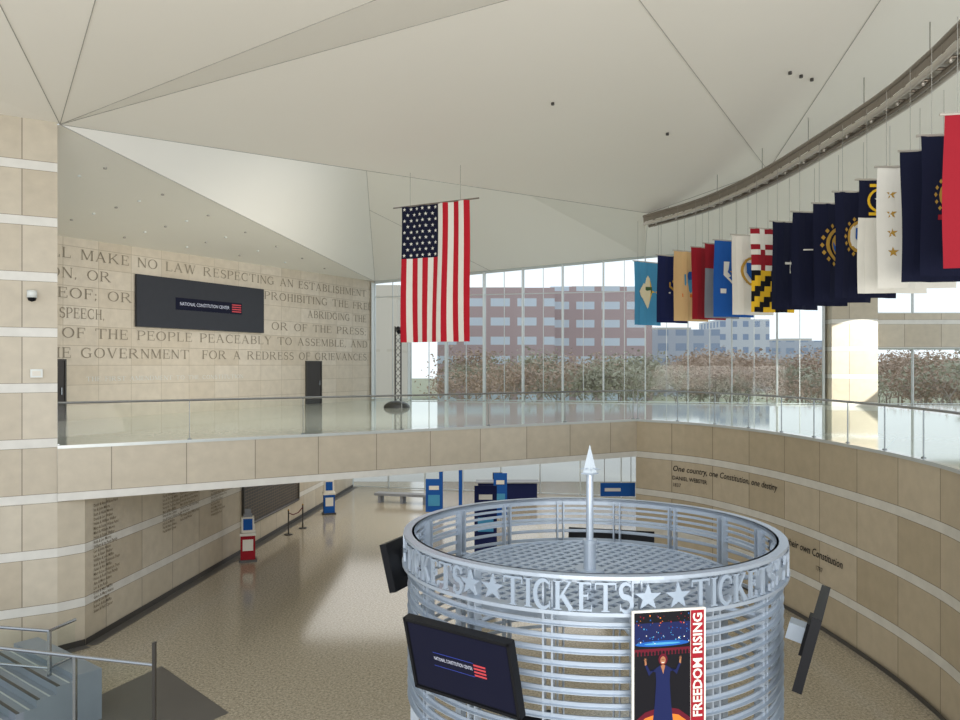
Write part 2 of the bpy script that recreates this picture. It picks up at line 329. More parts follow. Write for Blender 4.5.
# ------------------------------------------------------------ ceiling facets
A=(-10.29,19.6,12.9);T=(6.7,31.9,13.06);K=(10.06,27.95,13.8);Cs=(2.61,15.3,14.57);Sp=(4.69,11.3,14.6)
Z1=(-3.17,8.4,13.9);Z2=(-6.5,8.4,13.7);Z3=(-14.5,10.5,13.7);Bp=(-6.04,46,11.8);W_0=(-18.1,22,11.5)
Qp=(-4.73,32,17.3);Fm=(8.7,42.2,12.7);Frt=(17.15,40,13.25);T2=(7,34,14.0);Mm=(28,29,15.2);Nn=(22,6,16);S2=(8.25,15,14.97)
Fe=(30,40,14); Z4=(-18.2,14.75,12.95)
b=MB('ceiling')
for t in ((A,T,K),(A,K,Cs),(A,Cs,Sp),(A,Sp,Z1),(A,Z1,Z2),(A,Z2,Z3),(A,Z3,Z4),(A,Bp,W_0),(A,Bp,Qp),(Bp,Fm,Qp),(Qp,Fm,T2),(T2,Fm,T),(T,Fm,K),(K,Fm,Frt),(K,Frt,Mm),(Frt,Fe,Mm),(Cs,K,S2),(S2,K,Mm),(S2,Mm,Nn),(Cs,S2,Sp),(Sp,S2,Nn)):
    b.poly(list(t),'ceil')
b.build()
b=MB('ceiling_joint')
for p,q in ((A,T),(A,Cs),(A,Sp),(A,Z1),(A,Z2),(K,Cs),(K,S2),(A,Bp),(Bp,Qp),(T,K),(T,Fm)):
    p,q=V(p),V(q); b.cyl(p-V((0,0,.008)),q-V((0,0,.008)),.009,'seam',5)
def onf(P,i,j): P=[V(x) for x in P]; return P[0]+(P[1]-P[0])*i+(P[2]-P[0])*j
p=onf((Bp,Fm,Qp),0,.5); b.cyl(p,V(Fm)*.45+V(Bp)*.55,.012,'seam',5)
b.build()
b=MB('ceiling_downlights')
for i in range(1,9):
    for j in range(1,9-i):
        p=onf((W_0,A,Bp),i/9,j/9); b.cyl(p-V((0,0,.04)),p+V((0,0,.02)),.05,'fin' if (i+j)%2 else 'seam',10)
for tri,i,j in (((A,T,Cs),.3,.55),((A,K,Cs),.62,.25),((A,Sp,Z1),.3,.3),((Cs,K,S2),.4,.4),((Cs,K,S2),.42,.44),((Cs,K,S2),.44,.48),((S2,K,Mm),.6,.1)):
    p=onf(tri,i,j); b.cyl(p-V((0,0,.07)),p+V((0,0,.02)),.045,'base',10)
b.build()
# ------------------------------------------------------------ glazing
def glazing(name,p,q,z0,z1f,step,hs,fin=True):
    b=MB(name); p=V(p);q=V(q); L=(q-p).length; d=(q-p)/L; n=V((d.y,-d.x)); ang=math.atan2(d.y,d.x); N=max(1,round(L/step))
    b.add([(p.x,p.y,z0),(q.x,q.y,z0),(q.x,q.y,z1f(1)),(p.x,p.y,z1f(0))],[(0,1,2,3)],'glass')
    for i in range(N+1):
        c=p+d*L*i/N; zt=z1f(i/N); b.box((c.x,c.y,(z0+zt)/2),(.06,.16,zt-z0),'mull',ang)
        if fin:
            f=c+n*.32; b.box((f.x,f.y,(z0+zt)/2),(.025,.42,zt-z0-.1),'fin',ang)
            if i<N:
                c=p+d*L*(i+.5)/N; zt=z1f((i+.5)/N); b.box((c.x,c.y,(z0+zt)/2),(.03,.08,zt-z0),'mull',ang)
    for z in hs:
        c=(p+q)/2; b.box((c.x,c.y,z),(L,.08,.04),'mull',ang)
    for i in range(N):
        a=p+d*L*i/N; e=p+d*L*(i+1)/N; b.cyl((a.x,a.y,z1f(i/N)),(e.x,e.y,z1f((i+1)/N)),.1,'mull',6)
    return b.build()
glazing('window_1',WR,FR,DZ,lambda f:11.75+1.5*f,2.15,(5.06,10.9))
glazing('window_2',(-7.3,45.9),(9.6,41.9),0,lambda f:SOF,2.1,(.06,2.5),False)
glazing('window_3',(19.0,40.0),(29.5,40.0),DZ,lambda f:7.85,2.6,(5.06,),False)
glazing('window_4',(19.0,40.0),(29.5,40.0),9.55,lambda f:13.6,2.6,(9.6,),False)
b=MB('wall_back_right'); b.strip([(17.15,40.0),(17.15,39.0),(19.2,38.6),(19.2,40)],DZ,14,'stone',vo=VO)
b.strip([(19.2,39.6),(30,39.4)],7.85,9.55,'stone',vo=VO); b.poly([(19.2,39.6,7.85),(30,39.4,7.85),(30,40.2,7.85),(19.2,40.2,7.85)],'stone',uv=[(0,.1)]*4)
b.build()
b=MB('trim_2'); b.strip([(-7.4,45.95),(9.6,41.85)],SOF,DZ,'stone',vo=VO); b.build()
# ------------------------------------------------------------ railing
def railing(name,pts,skip=2.9):
    P=Path(pts); b=MB(name); n=max(2,int(P.L/.4)); seq=[P.at(P.L*i/n)[0] for i in range(n+1)]
    b.tube([(p.x,p.y,DZ+1.07) for p in seq],.03,'steel')
    for i in range(n):
        a,c=seq[i],seq[i+1]; b.add([(a.x,a.y,DZ+.05),(c.x,c.y,DZ+.05),(c.x,c.y,DZ+1.0),(a.x,a.y,DZ+1.0)],[(0,1,2,3)],'railglass')
    m=int(P.L/skip)
    for i in range(m+1):
        p,d=P.at(P.L*i/m); b.box((p.x,p.y,DZ+.52),(.014,.03,1.06),'steel',math.atan2(d.y,d.x))
        b.box((p.x,p.y,DZ+.04),(.1,.06,.04),'steel',math.atan2(d.y,d.x))
    return b.build()
off=-fn_*.12
railing('glass_railing',[V(FA)+off,V(FB)+off+V((-.02,0))])
co=[]
for i,p in enumerate(curve):
    d=(curve[min(i+1,len(curve)-1)]-curve[max(i-1,0)]).normalized(); co.append(p-V((d.y,-d.x))*.12)
railing('glass_railing',co,1.6)
# ------------------------------------------------------------ wall quotes
CP=Path(curve)
def findY(y):
    i=0
    while CP.at(i)[0].y>y: i+=.02
    return i
def curve_text(b,t,s0,z,size,**kw):
    vs,fs=textmesh(t,size,**kw)
    def f(p):
        q,d=CP.at(s0+p.x); n=V((d.y,-d.x)); q=q+n*.02; return V((q.x,q.y,z+p.y))
    b.add(vs,fs,'inkk',fn=f)
b=MB('wall_quotation'); s=findY(27.9)
curve_text(b,'One country, one Constitution, one destiny',s-.15,3.3,.28,shear=.25,bold=.002)
curve_text(b,'DANIEL WEBSTER',s-.15,3.0,.19,bold=.002); curve_text(b,'1837',s-.15,2.76,.18); b.build()
b=MB('wall_quotation'); s=findY(23.3)
curve_text(b,'of their own Constitution',s,1.85,.3,shear=.25,bold=.003); curve_text(b,'1787',s+1.8,1.5,.18); b.build()
# donor names
D0=V((-9.88,20.0)); dd=(V((-8.2,36.6))-D0).normalized(); dn=V((dd.y,-dd.x))
b=MB('donor_name_inscription'); fn1=['John','Mary','Ann','William','The Pew','David','Susan','Robert','Helen','Leo','Ira','Grace','Paul','Ruth']; fn2=['Walker','Morris','Franklin','Rush','Dickinson Trust','Clymer','Wilson Fund','Ross','Mifflin','Adams','Penn Family','Hopkinson']
for u0,zt_,n,w in ((.35,3.5,24,1.2),(3.9,3.5,13,1.0),(5.0,3.3,10,1.0),(7.2,3.5,14,1.1)):
    body='\n'.join(random.choice(fn1)+' & '+random.choice(fn1)+' '+random.choice(fn2) for _ in range(n))
    vs,fs=textmesh(body,.13,align='LEFT',res=1,bold=.001)
    def f(p,u0=u0,zt_=zt_,w=w): q=D0+dd*(u0+p.x*.8)+dn*.02; return V((q.x,q.y,zt_-.12+p.y*.9))
    b.add(vs,fs,'inkd',fn=f)
b.build()
b=MB('donor_plaque_panel'); p=D0+dd*9.9+dn*.06; q=D0+dd*16.2+dn*.06
b.strip([p,q],.95,3.6,'plaque',vo=0); b.cyl((p.x,p.y,.93),(q.x,q.y,.93),.05,'base',6); b.cyl((p.x,p.y,.93),(p.x,p.y,3.6),.05,'base',6); b.cyl((q.x,q.y,.93),(q.x,q.y,3.6),.05,'base',6); b.build()
# ------------------------------------------------------------ ring truss
rp=catmull([(6.75,31.9),(7.95,29.1),(8.6,26.3),(8.9,23.5),(9.0,20.4),(9.02,18.4),(8.98,17),(8.85,15.7),(8.65,14.3),(8.1,11.5),(7,8.8),(5.2,6.2)],5)
RP=Path(rp); b=MB('ring_truss'); RZ=12.6
def roff(o,z): 
    r=[]
    for i,p in enumerate(rp):
        d=(rp[min(i+1,len(rp)-1)]-rp[max(i-1,0)]).normalized(); q=p+V((d.y,-d.x))*o; r.append(V((q.x,q.y,z)))
    return r
for o,z,r,k in((.24,RZ,.07,'bronzeL'),(-.24,RZ,.07,'bronzeL'),(.0,RZ-.07,.05,'bronze'),(.26,RZ+.3,.06,'bronze'),(-.26,RZ+.3,.06,'bronzeL')): b.tube(roff(o,z),r,k)
a,c=roff(.16,RZ+.06),roff(-.16,RZ+.06); b.add(a+c,[(i,i+1,len(a)+i+1,len(a)+i) for i in range(len(a)-1)],'bronzeL')
a,c=roff(.27,RZ+.08),roff(.28,RZ+.24); b.add(a+c,[(i,i+1,len(a)+i+1,len(a)+i) for i in range(len(a)-1)],'bronze')
n=int(RP.L/.6)
for i in range(n+1):
    p,d=RP.at(RP.L*i/n); w=V((d.y,-d.x)); P=lambda o,z:(p.x+w.x*o,p.y+w.y*o,z)
    b.cyl(P(.24,RZ),P(-.24,RZ),.035,'bronze',6); b.cyl(P(.24,RZ),P(.26,RZ+.3),.03,'bronze',6); b.cyl(P(-.24,RZ),P(-.26,RZ+.3),.03,'bronze',6)
    if i%2: b.cyl(P(.13,RZ-.1),P(.13,RZ),.03,'bronzeL',8)
    if i%5==2: b.cyl(P(0,RZ),P(0,RZ+ (1.15 if p.y<28 else .5)),.012,'wire',5)
b.build(True)
# ------------------------------------------------------------ state flags
CC=V((-14.5,17.3)); FW=1.5; FH=2.45; FZ=11.0
def disc(n=20,r=1,rin=0):
    if rin: return [(math.cos(2*math.pi*i/n)*q,math.sin(2*math.pi*i/n)*q) for q in(r,rin) for i in range(n)],[(i,(i+1)%n,n+(i+1)%n,n+i) for i in range(n)]
    return [(math.cos(2*math.pi*i/n)*r,math.sin(2*math.pi*i/n)*r) for i in range(n)],[list(range(n))]
def star(r=1,rot=math.pi/2):
    return [(math.cos(rot+math.pi*i/5)*(r if i%2==0 else r*.4),math.sin(rot+math.pi*i/5)*(r if i%2==0 else r*.4)) for i in range(10)],[list(range(10))]
def flag(name,L,rad,W,H,Z,colf,emb,nu=6,nv=12,amp=.04,ph=0,ring=None,ext=.04):
    b=MB(name); L=V(L); rad=V(rad).normalized(); nrm=V((rad.y,-rad.x))
    def f(u,v,o=0):
        wv=amp*(.3+v)*math.sin(u*9+ph+v*2)+amp*.6*math.sin(u*21+ph*2)
        q=L+rad*(u*W+.02*math.sin(v*5+ph))+nrm*(wv+o); return V((q.x,q.y,Z-v*H))
    vs=[f(i/nu,j/nv) for j in range(nv+1) for i in range(nu+1)]
    for j in range(nv):
        for i in range(nu):
            a=j*(nu+1)+i; q=[vs[a],vs[a+1],vs[a+nu+2],vs[a+nu+1]]; b.poly(q,colf((i+.5)/nu,(j+.5)/nv))
    for k,pv,pf,u0,v0,s,lay in emb:
        for side in (1,-1): b.add([(p[0],p[1],0) for p in pv],pf,k,fn=lambda p:f(u0+p.x*s/W,v0-p.y*s/H,side*(.012+.004*lay)))
    a=L-rad*ext*W;c=L+rad*(1+ext)*W; b.cyl((a.x,a.y,Z+.01),(c.x,c.y,Z+.01),.024,'bronze' if ring else 'bronzeL',6)
    for u in(.12,.88):
        p=f(u,0); top=ring if ring else RZ-.05; b.cyl(p,(p.x,p.y,top),.006,'wire',4)
    return b.build()
shield=([(-1,1),(1,1),(1,-.2),(0,-1.2),(-1,-.2)],[[0,1,2,3,4]])
bar=([(-1,-.15),(1,-.15),(1,.15),(-1,.15)],[[0,1,2,3]])
dia=([(-1,0),(0,-1.3),(1,0),(0,1.3)],[[0,1,2,3]])
def E(k,sh,s,u=.5,v=.45,l=3): return (k,sh[0],sh[1],u,v,s,l)
ring_=disc(20,1,.82)
def lay(u,v,k,r=.3):
    return [E(k,shield,r*.5,u,v,2),E('white',bar,r*.55,u,v+.1,3),E('gold',disc(10),r*.18,u,v-.07,4)]
cf=lambda k:(lambda u,v:k)
def maryland(u,v):
    if v<.5:
        if (u<.5)==(v<.25): return 'white' if (abs(u-.25)<.09 or abs(v-.12)<.04) and u<.5 or (abs(u-.75)<.09 or abs(v-.37)<.04) and u>.5 else 'red'
        return 'red' if (abs(u%.5-.25)<.09 or abs(v%.25-.12)<.04) else 'white'
    return 'yellow' if (int(u*4+v*8))%2 else 'blk'
def wreath(r,u=.5,v=.42,c='gold'):
    o=[]
    for i in range(18):
        t=2*math.pi*i/18; o.append(E(c,dia,r*.09,u+math.cos(t)*r/FW,v+math.sin(t)*r/FH,2))
    return o
FL=[
(5.93,30.8,cf('ltblue'),[E('cream',dia,.5,.5,.47,1),E('yellow',dia,.44,.5,.47,2),E('green',shield,.17,.5,.46,3)],0),
(6.44,29.1,cf('navy2'),lay(.5,.45,'gold'),0),
(6.79,28.0,cf('buff'),[E('ltblue',shield,.3,.5,.45,1),E('royal',disc(12),.17,.5,.35,2),E('orange',bar,.4,.5,.63,2)],0),
(7.18,27.1,lambda u,v:'red' if (v<.36 or v>.6) else 'red' if u<.5 else 'white',[],0),
(7.36,26.3,lambda u,v:'navy2' if v<.45 and u>.4 else ('red' if v<.3 else 'grey'),[],0),
(7.5,25.6,cf('royal'),[E('white',shield,.36,.5,.42,1),E('royal',shield,.28,.5,.42,2),E('gold',star(.9),.2,.5,.42,3),E('white',bar,.5,.5,.66,1)],0),
(7.75,24.6,cf('white'),[E('gold',ring_,.45,.5,.45,1),E('royal',shield,.26,.5,.45,2),E('gold',disc(8),.1,.5,.45,3)],0),
(7.93,23.4,maryland,[],16),
(8.12,22.3,cf('navy'),[E('white',bar,.2,.42,.47,1),E('white',([(-.05,-.4),(.05,-.4),(.05,.3),(-.05,.3)],[[0,1,2,3]]),.5,.42,.5,1)],0),
(8.17,20.9,cf('navy'),[E('white',bar,.12,.3,.4,1)],0),
(8.26,19.8,cf('navy'),[E('gold',ring_,.46,.5,.42,1),E('gold',disc(16),.32,.5,.42,2),E('royal',disc(16),.28,.5,.42,3),E('buff',shield,.15,.5,.42,4),E('red',bar,.18,.5,.44,5)]+wreath(.54),0),
(8.2,18.5,cf('navy'),[E('white',disc(20),.36,.45,.42,1),E('gold',ring_,.4,.45,.42,2),E('royal',shield,.2,.45,.42,3),E('gold',bar,.22,.45,.55,4),E('red',bar,.14,.45,.39,4)]+wreath(.46,.45),0),
(8.17,17.3,lambda u,v:'navy' if v<.34 else 'white',[E('yellow',disc(20,1,.8),.26,.3,.18,1),E('white',star(),.12,.3,.18,2),E('yellow',bar,.22,.3,.3,2),E('yellow',bar,.22,.3,.05,2)],0),
(8.05,16.2,cf('white'),[E('gold',star(),.11,.2,.22+i*.16,1) for i in range(4)]+[E('gold',shield,.25,.55,.5,1)]+wreath(.4,.6,.5),0),
(7.9,15.0,cf('navy'),[E('gold',ring_,.4,.65,.42,1)],0),
(7.7,14.0,cf('navy'),[E('gold',disc(16),.3,.4,.42,1),E('ltblue',disc(16),.25,.4,.42,2),E('red',bar,.3,.4,.58,2),E('white',shield,.13,.4,.42,3)]+wreath(.36,.4),0),
(7.42,12.8,cf('red'),[E('white',star(),.3,.6,.3,1)],0),
]
for i,(x,y,cfn,emb,g) in enumerate(FL):
    p=V((x,y)); rad=(p-CC).normalized()
    flag('state_flag',p,rad,FW,FH,FZ,cfn,emb,nu=g or 8,nv=g or 12,ph=i*1.7)
usw=2.42; L=V((-2.42,24.9)); rad=V((.87,-.5))
def usc(u,v): 
    i=int(u*13)
    if u<7/13 and v<.385: return 'navy'
    return 'redus' if i%2==0 else 'white'
emb=[]
for r in range(9):
    n=6 if r%2==0 else 5
    for c in range(n): emb.append(('white',*star(.062),(.045+(c+(0 if n==6 else .5))*.09),(.022+r*.0425),1,1))
flag('american_flag',L,rad,usw,4.2,11.9,usc,emb,nu=26,nv=26,amp=.05,ph=.6,ring=12.95,ext=.14)

# ------------------------------------------------------------ ticket booth
BX,BY,BR=1.51,11.0,2.53; BC=V((BX,BY,0)); BT=4.76
b=MB('ticket_booth')
def cring(r0,r1,z0,z1,k='booth',a0=0,a1=2*math.pi,n=72):
    b.lathe(BC,[(r0,z0),(r1,z0),(r1,z1),(r0,z1),(r0,z0)],k,n,a0,a1)
cring(BR-.12,BR+.02,BT-.04,BT); cring(BR-.12,BR+.04,BT-.42,BT-.38)
cring(BR-.12,BR-.09,BT-.10,BT-.0)
for i in range(3): cring(BR-.11,BR-.085,BT-.18-i*.09,BT-.145-i*.09,a0=math.radians(88),a1=math.radians(275),n=44)
for i in range(12):
    z=BT-.54-i*.145; cring(BR-.10,BR-.08,z-.024,z+.024); cring(BR-.10,BR-.03,z-.024,z-.016)
for i in range(16):
    t=math.radians(i*22.5+4); o=V((math.sin(t),-math.cos(t),0)); r=V((math.cos(t),math.sin(t),0))
    for s in(-.05,.05):
        c=BC+o*(BR-.13)+r*s; b.box((c.x,c.y,BT/2-.02),(.022,.11,BT-.06),'booth',t)
    if i%2==0: b.cyl(BC+o*(BR-.16)+V((0,0,4.04)),BC+o*.2+V((0,0,4.04)),.035,'booth',6)
RZb=4.13; b.lathe(BC,[(0,RZb-.07),(1.92,RZb-.07)],'boothD',48); cring(1.9,1.97,RZb-.08,RZb+.03)
k=.165; n=int(1.92/k)
for i in range(-n,n+1):
    h=math.sqrt(max(0,1.92**2-(i*k)**2))
    for ang in(math.radians(48),math.radians(-42)):
        d=V((math.cos(ang),math.sin(ang),0)); w=V((-d.y,d.x,0)); c=BC+w*(i*k)+V((0,0,RZb))
        b.box(c,(2*h,.075 if ang>0 else .06,.04 if ang>0 else .03),'booth',ang)
for z0,z1,r in((4.15,4.2,.2),(4.2,4.55,.085),(4.55,4.6,.1),(4.6,5.5,.05)): b.cyl(BC+V((0,0,z0)),BC+V((0,0,z1)),r,'booth',16)
b.cyl(BC+V((0,0,5.5)),BC+V((0,0,5.52)),.12,'booth',4)
b.cyl(BC+V((0,0,5.52)),BC+V((0,0,5.9)),.095,'spire',4,r2=.003)
for i in range(8):
    t=i*math.pi/4; b.cyl(BC+V((0,0,5.6)),BC+V((.15*math.cos(t),.15*math.sin(t),5.56)),.012,'booth',4,r2=.002)
cring(1.5,2.15,1.0,1.06); cring(2.05,2.1,0,1.0,'boothD')
for t in(20,110,200,290):
    t=math.radians(t); o=V((math.sin(t),-math.cos(t),0)); c=BC+o*1.8; b.box((c.x,c.y,1.32),(.5,.04,.34),'black',t); b.cyl((c.x,c.y,1.05),(c.x,c.y,1.25),.03,'black',8)
def oncirc(th,z,r): return V((BX+r*math.sin(th),BY-r*math.cos(th),z))
def put(pv,pf,th0,s,z0):
    for rr,kk in((BR+.03,'boothL'),(BR+.0,'booth')): b.add([(p[0],p[1],0) for p in pv],pf,kk,fn=lambda p:oncirc(th0+p.x*s/BR,z0+p.y*s,rr))
    for f in pf:
        for i in range(len(f)):
            p,q=pv[f[i]],pv[f[(i+1)%len(f)]]
            b.poly([oncirc(th0+p[0]*s/BR,z0+p[1]*s,BR+.03),oncirc(th0+q[0]*s/BR,z0+q[1]*s,BR+.03),oncirc(th0+q[0]*s/BR,z0+q[1]*s,BR),oncirc(th0+p[0]*s/BR,z0+p[1]*s,BR)],'booth')
def word(w,thc,s,z0,wid=1.4):
    g,tot,_=caps(w,GB,.1); k=wid/(tot*s)
    for pv,pf in g: put([((p[0]-tot/2)*k,p[1]) for p in pv],pf,math.radians(thc),s,z0)
for t in(-103,-58,-13.5,33,78): word('TICKETS',t,.31,BT-.37)
for t in(-81,-39.5,-32.5,6.0,13.6,52.5,59):
    pv,pf=star(.5); put(pv,pf,math.radians(t),.3,BT-.22)
b.build()
def frameM(th,r,z,tau,dx=0):
    t=math.radians(th); o=V((math.sin(t),-math.cos(t),0)); rt=V((math.cos(t),math.sin(t),0)); up=V((0,0,1))*math.cos(tau)+o*math.sin(tau); nn=rt.cross(up)
    c=BC+o*r+V((0,0,z)); return lambda p:c+rt*p.x+up*p.y+nn*p.z
def monitor(th,z=3.72,W=1.46,H=.88):
    b=MB('booth_monitor'); f=frameM(th,BR+.34,z,math.radians(14))
    bx=lambda x0,y0,z0,x1,y1,z1,k:b.add([(x,y,zz) for x in(x0,x1) for y in(y0,y1) for zz in(z0,z1)],[(0,1,3,2),(4,6,7,5),(0,4,5,1),(2,3,7,6),(0,2,6,4),(1,5,7,3)],k,fn=f)
    bx(-W/2,-H/2,-.09,W/2,H/2,0,'black'); bx(-W/2+.05,-H/2+.05,0,W/2-.05,H/2-.05,.004,'screen')
    for e in((-W/2,-H/2,W/2,-H/2+.035),(-W/2,H/2-.035,W/2,H/2),(-W/2,-H/2,-W/2+.035,H/2),(W/2-.035,-H/2,W/2,H/2)): bx(e[0],e[1],0,e[2],e[3],.018,'black')
    vs,fs=textmesh('NATIONAL CONSTITUTION CENTER',.068); X=max(v[0] for v in vs)
    bx(-.36,-.07,.004,.36,.07,.006,'screen')
    b.add(vs,fs,'screenw',fn=lambda p:f(V((-.36+p.x/X*.54,p.y*.9,.008))))
    for i in range(4): bx(.2,-.06+i*.04,.007,.36,-.04+i*.04,.01,'screenr')
    bx(-.37,-.075,.005,.2,-.07,.008,'screenb'); bx(-.37,.085,.005,.2,.09,.008,'screenb')
    bx(-.12,-.1,-.32,.12,.1,-.09,'booth'); bx(-.25,-.2,-.13,.25,.2,-.09,'black')
    b.build()
monitor(-37); monitor(63,3.7,1.5,.9); monitor(-113,4.05,1.2,.7); monitor(165)
# poster
b=MB('freedom_rising_poster'); f=frameM(10.5,BR+.09,3.88,0); W,H=.82,1.15
def pq(x0,y0,x1,y1,k,z=.02): b.add([(x0,y0,z),(x1,y0,z),(x1,y1,z),(x0,y1,z)],[(0,1,2,3)],k,fn=f)
def pp(P,k,z): b.add([(x,y,z) for x,y in P],[list(range(len(P)))],k,fn=f)
b.add([(x,y,z) for x in(-W/2,W/2) for y in(-1.15,.55) for z in(-.02,.015)],[(0,1,3,2),(4,6,7,5),(0,4,5,1),(2,3,7,6),(0,2,6,4),(1,5,7,3)],'white',fn=f)
pq(-.39,-1.12,.235,.53,'blk',.018)
pq(.24,-1.12,.39,.53,'red',.018)
pq(-.39,.2,.235,.42,'navy2',.0185)
for i in range(90):
    x=random.uniform(-.38,.215); y=random.uniform(.2,.5); s_=random.uniform(.005,.013); pq(x,y,x+s_,y+s_*1.2,random.choice(['royal','wine','red','red','orange'] if y>.38 else ['royal','ltblue','royal','white','wine']),.021)
pp(arc(-.08,.2,.3,.03,0,360,24),'royal',.0195); pp(arc(-.08,.2,.2,.012,0,360,24),'ltblue',.0197)
pq(-.39,.08,.235,.15,'wine',.019)
for i in range(16): x=-.37+i*.038; pp(arc(x,.1,.014,.02+.01*random.random(),0,360,8),'blk',.0195)
pp([(-.39,-1.1),(.235,-1.1),(.235,-.6),(.1,-.5),(-.08,-.46),(-.27,-.51),(-.39,-.6)],'wine',.0202)
pp([(-.39,-1.1),(.235,-1.1),(.235,-.66),(.1,-.56),(-.08,-.52),(-.27,-.57),(-.39,-.66)],'orange',.0205); pp([(-.2,-1.1),(.06,-1.1),(.02,-.6),(-.16,-.6)],'yellow',.0209)
pp([(-.2,-.72),(.05,-.72),(.015,-.42),(.0,-.2),(.01,-.06),(-.04,-.03),(-.11,-.03),(-.16,-.06),(-.15,-.2),(-.165,-.42)],'navy2',.023)
pp([(-.1,-.03),(-.05,-.03),(-.072,-.12)],'skin',.0235)
pp([(-.155,-.06),(-.23,-.13),(-.275,-.02),(-.255,-.01),(-.22,-.08),(-.14,-.1)],'navy2',.0232); pp([(.005,-.06),(.08,-.13),(.125,-.02),(.105,-.01),(.07,-.08),(-.01,-.1)],'navy2',.0232)
pp([(-.275,-.02),(-.255,-.01),(-.262,.04),(-.28,.035)],'skin',.024); pp([(.125,-.02),(.105,-.01),(.112,.04),(.13,.035)],'skin',.024)
pp([(-.09,-.04),(-.06,-.04),(-.062,.0),(-.088,.0)],'skin',.0245)
pp(arc(-.075,.035,.05,.06,0,360,16),'wine',.0246); pp(arc(-.075,.025,.03,.042,0,360,16),'skin',.025); pq(-.09,.0,-.06,.007,'white',.0255); pq(-.09,.03,-.08,.036,'blk',.0255); pq(-.07,.03,-.06,.036,'blk',.0255)
for sx,sy in((-.271,.035),(.121,.035)):
    for a in range(5):
        t=math.radians(40+a*25); pp([(sx-.005,sy-.005),(sx+.005,sy-.005),(sx+math.cos(t)*.026,sy+math.sin(t)*(.03 if a not in(0,4) else .018))],'skin',.024)
vs,fs=textmesh('FREEDOM RISING',.15,bold=.004); X=max(v[0] for v in vs)
b.add(vs,fs,'white',fn=lambda p:f(V((.362-p.y*.95,-.6+p.x/X*1.1,.024))))
b.build()
# ------------------------------------------------------------ lobby furniture
def kiosk(x,y,rot,c1,c2,h=1.85):
    b=MB('donation_kiosk'); R=Matrix.Rotation(rot,3,'Z'); T_=V((x,y,0)); g=lambda p:R@p+T_
    for c,d,k in(((0,0,.04),(.62,.5,.08),'base'),((0,0,.5),(.5,.4,.86),c1),((0,0,.6),(.36,.42,.4),'white'),((0,0,.98),(.56,.46,.1),'white'),((0,.05,1.3),(.44,.3,.55),'white'),((0,-.11,1.32),(.32,.02,.4),'royal'),((0,.05,1.62),(.3,.2,.1),c2),((0,.05,1.75),(.22,.1,.2),c2)): b.box(c,d,k,fn=g)
    b.cyl((.2,0,1.0),(.2,0,1.3),.05,'white',10,fn=g); b.build()
kiosk(-8.3,28.6,.3,'red','grey'); kiosk(-7.1,37.6,.3,'royal','white')
b=MB('rope_stanchion')
for x,y in((-7.9,33.0),(-7.6,34.3)):
    b.cyl((x,y,0),(x,y,.03),.17,'base',14); b.cyl((x,y,.03),(x,y,1.0),.03,'base',8); b.cyl((x,y,1.0),(x,y,1.06),.045,'gold',8,r2=.01)
b.tube([(-7.9,33,.9),(-7.8,33.4,.75),(-7.7,33.9,.75),(-7.6,34.3,.9)],.02,'wine'); b.build()
b=MB('lobby_bench')
b.box((-3.9,40.6,.43),(2.9,.6,.12),'grey',-.25)
for d in(-1.2,0,1.2): b.box((-3.9+d*.97,40.6-d*.25,.19),(.14,.5,.38),'grey',-.25)
b.build()
b=MB('security_scanner_arch')
for x in(-1.9,-.95): b.box((x,39,1.1),(.16,.6,2.2),'royal')
b.box((-1.42,39,2.25),(1.1,.6,.22),'navy2'); b.box((-1.42,38.68,2.25),(.7,.03,.1),'white'); b.build()
b=MB('reception_desk'); b.box((1.4,41,.5),(3.0,.8,1.0),'navy2'); b.box((1.4,41,1.03),(3.2,.95,.06),'grey'); b.box((.9,41.1,1.3),(.5,.05,.35),'black'); b.box((.9,41.1,1.1),(.1,.1,.12),'black'); b.build()
def banner(x,y,w,h,k):
    b=MB('blue_information_banner'); b.box((x,y,.3+h/2),(w,.05,h),k); b.box((x,y,.15),(.06,.06,.3),'steel'); b.box((x,y,.02),(w,.4,.04),'steel'); b.box((x,y-.035,h-.1),(w*.6,.02,.18),'white'); b.box((x,y-.035,h*.55),(w*.7,.02,.5),'ltblue'); b.build()
banner(.2,28.5,.8,2.4,'navy2'); banner(-2.1,36.5,.75,1.5,'royal'); banner(.9,35.5,.6,1.9,'royal')
b=MB('hanging_sign'); b.box((-1.6,36.5,2.95),(1.9,.08,.5),'navy2'); b.box((-1.6,36.45,2.95),(1.3,.02,.12),'white')
for d in(-.8,.8): b.cyl((-1.6+d,36.5,3.2),(-1.6+d,36.5,SOF),.015,'steel',5)
b.build()
b=MB('hanging_sign'); b.box((5.2,30.2,2.3),(1.3,.08,.5),'royal'); b.box((5.0,30.15,2.3),(.6,.02,.12),'white')
for d in(-.5,.5): b.cyl((5.2+d,30.2,2.5),(5.2+d,30.2,SOF),.015,'steel',5)
b.build()
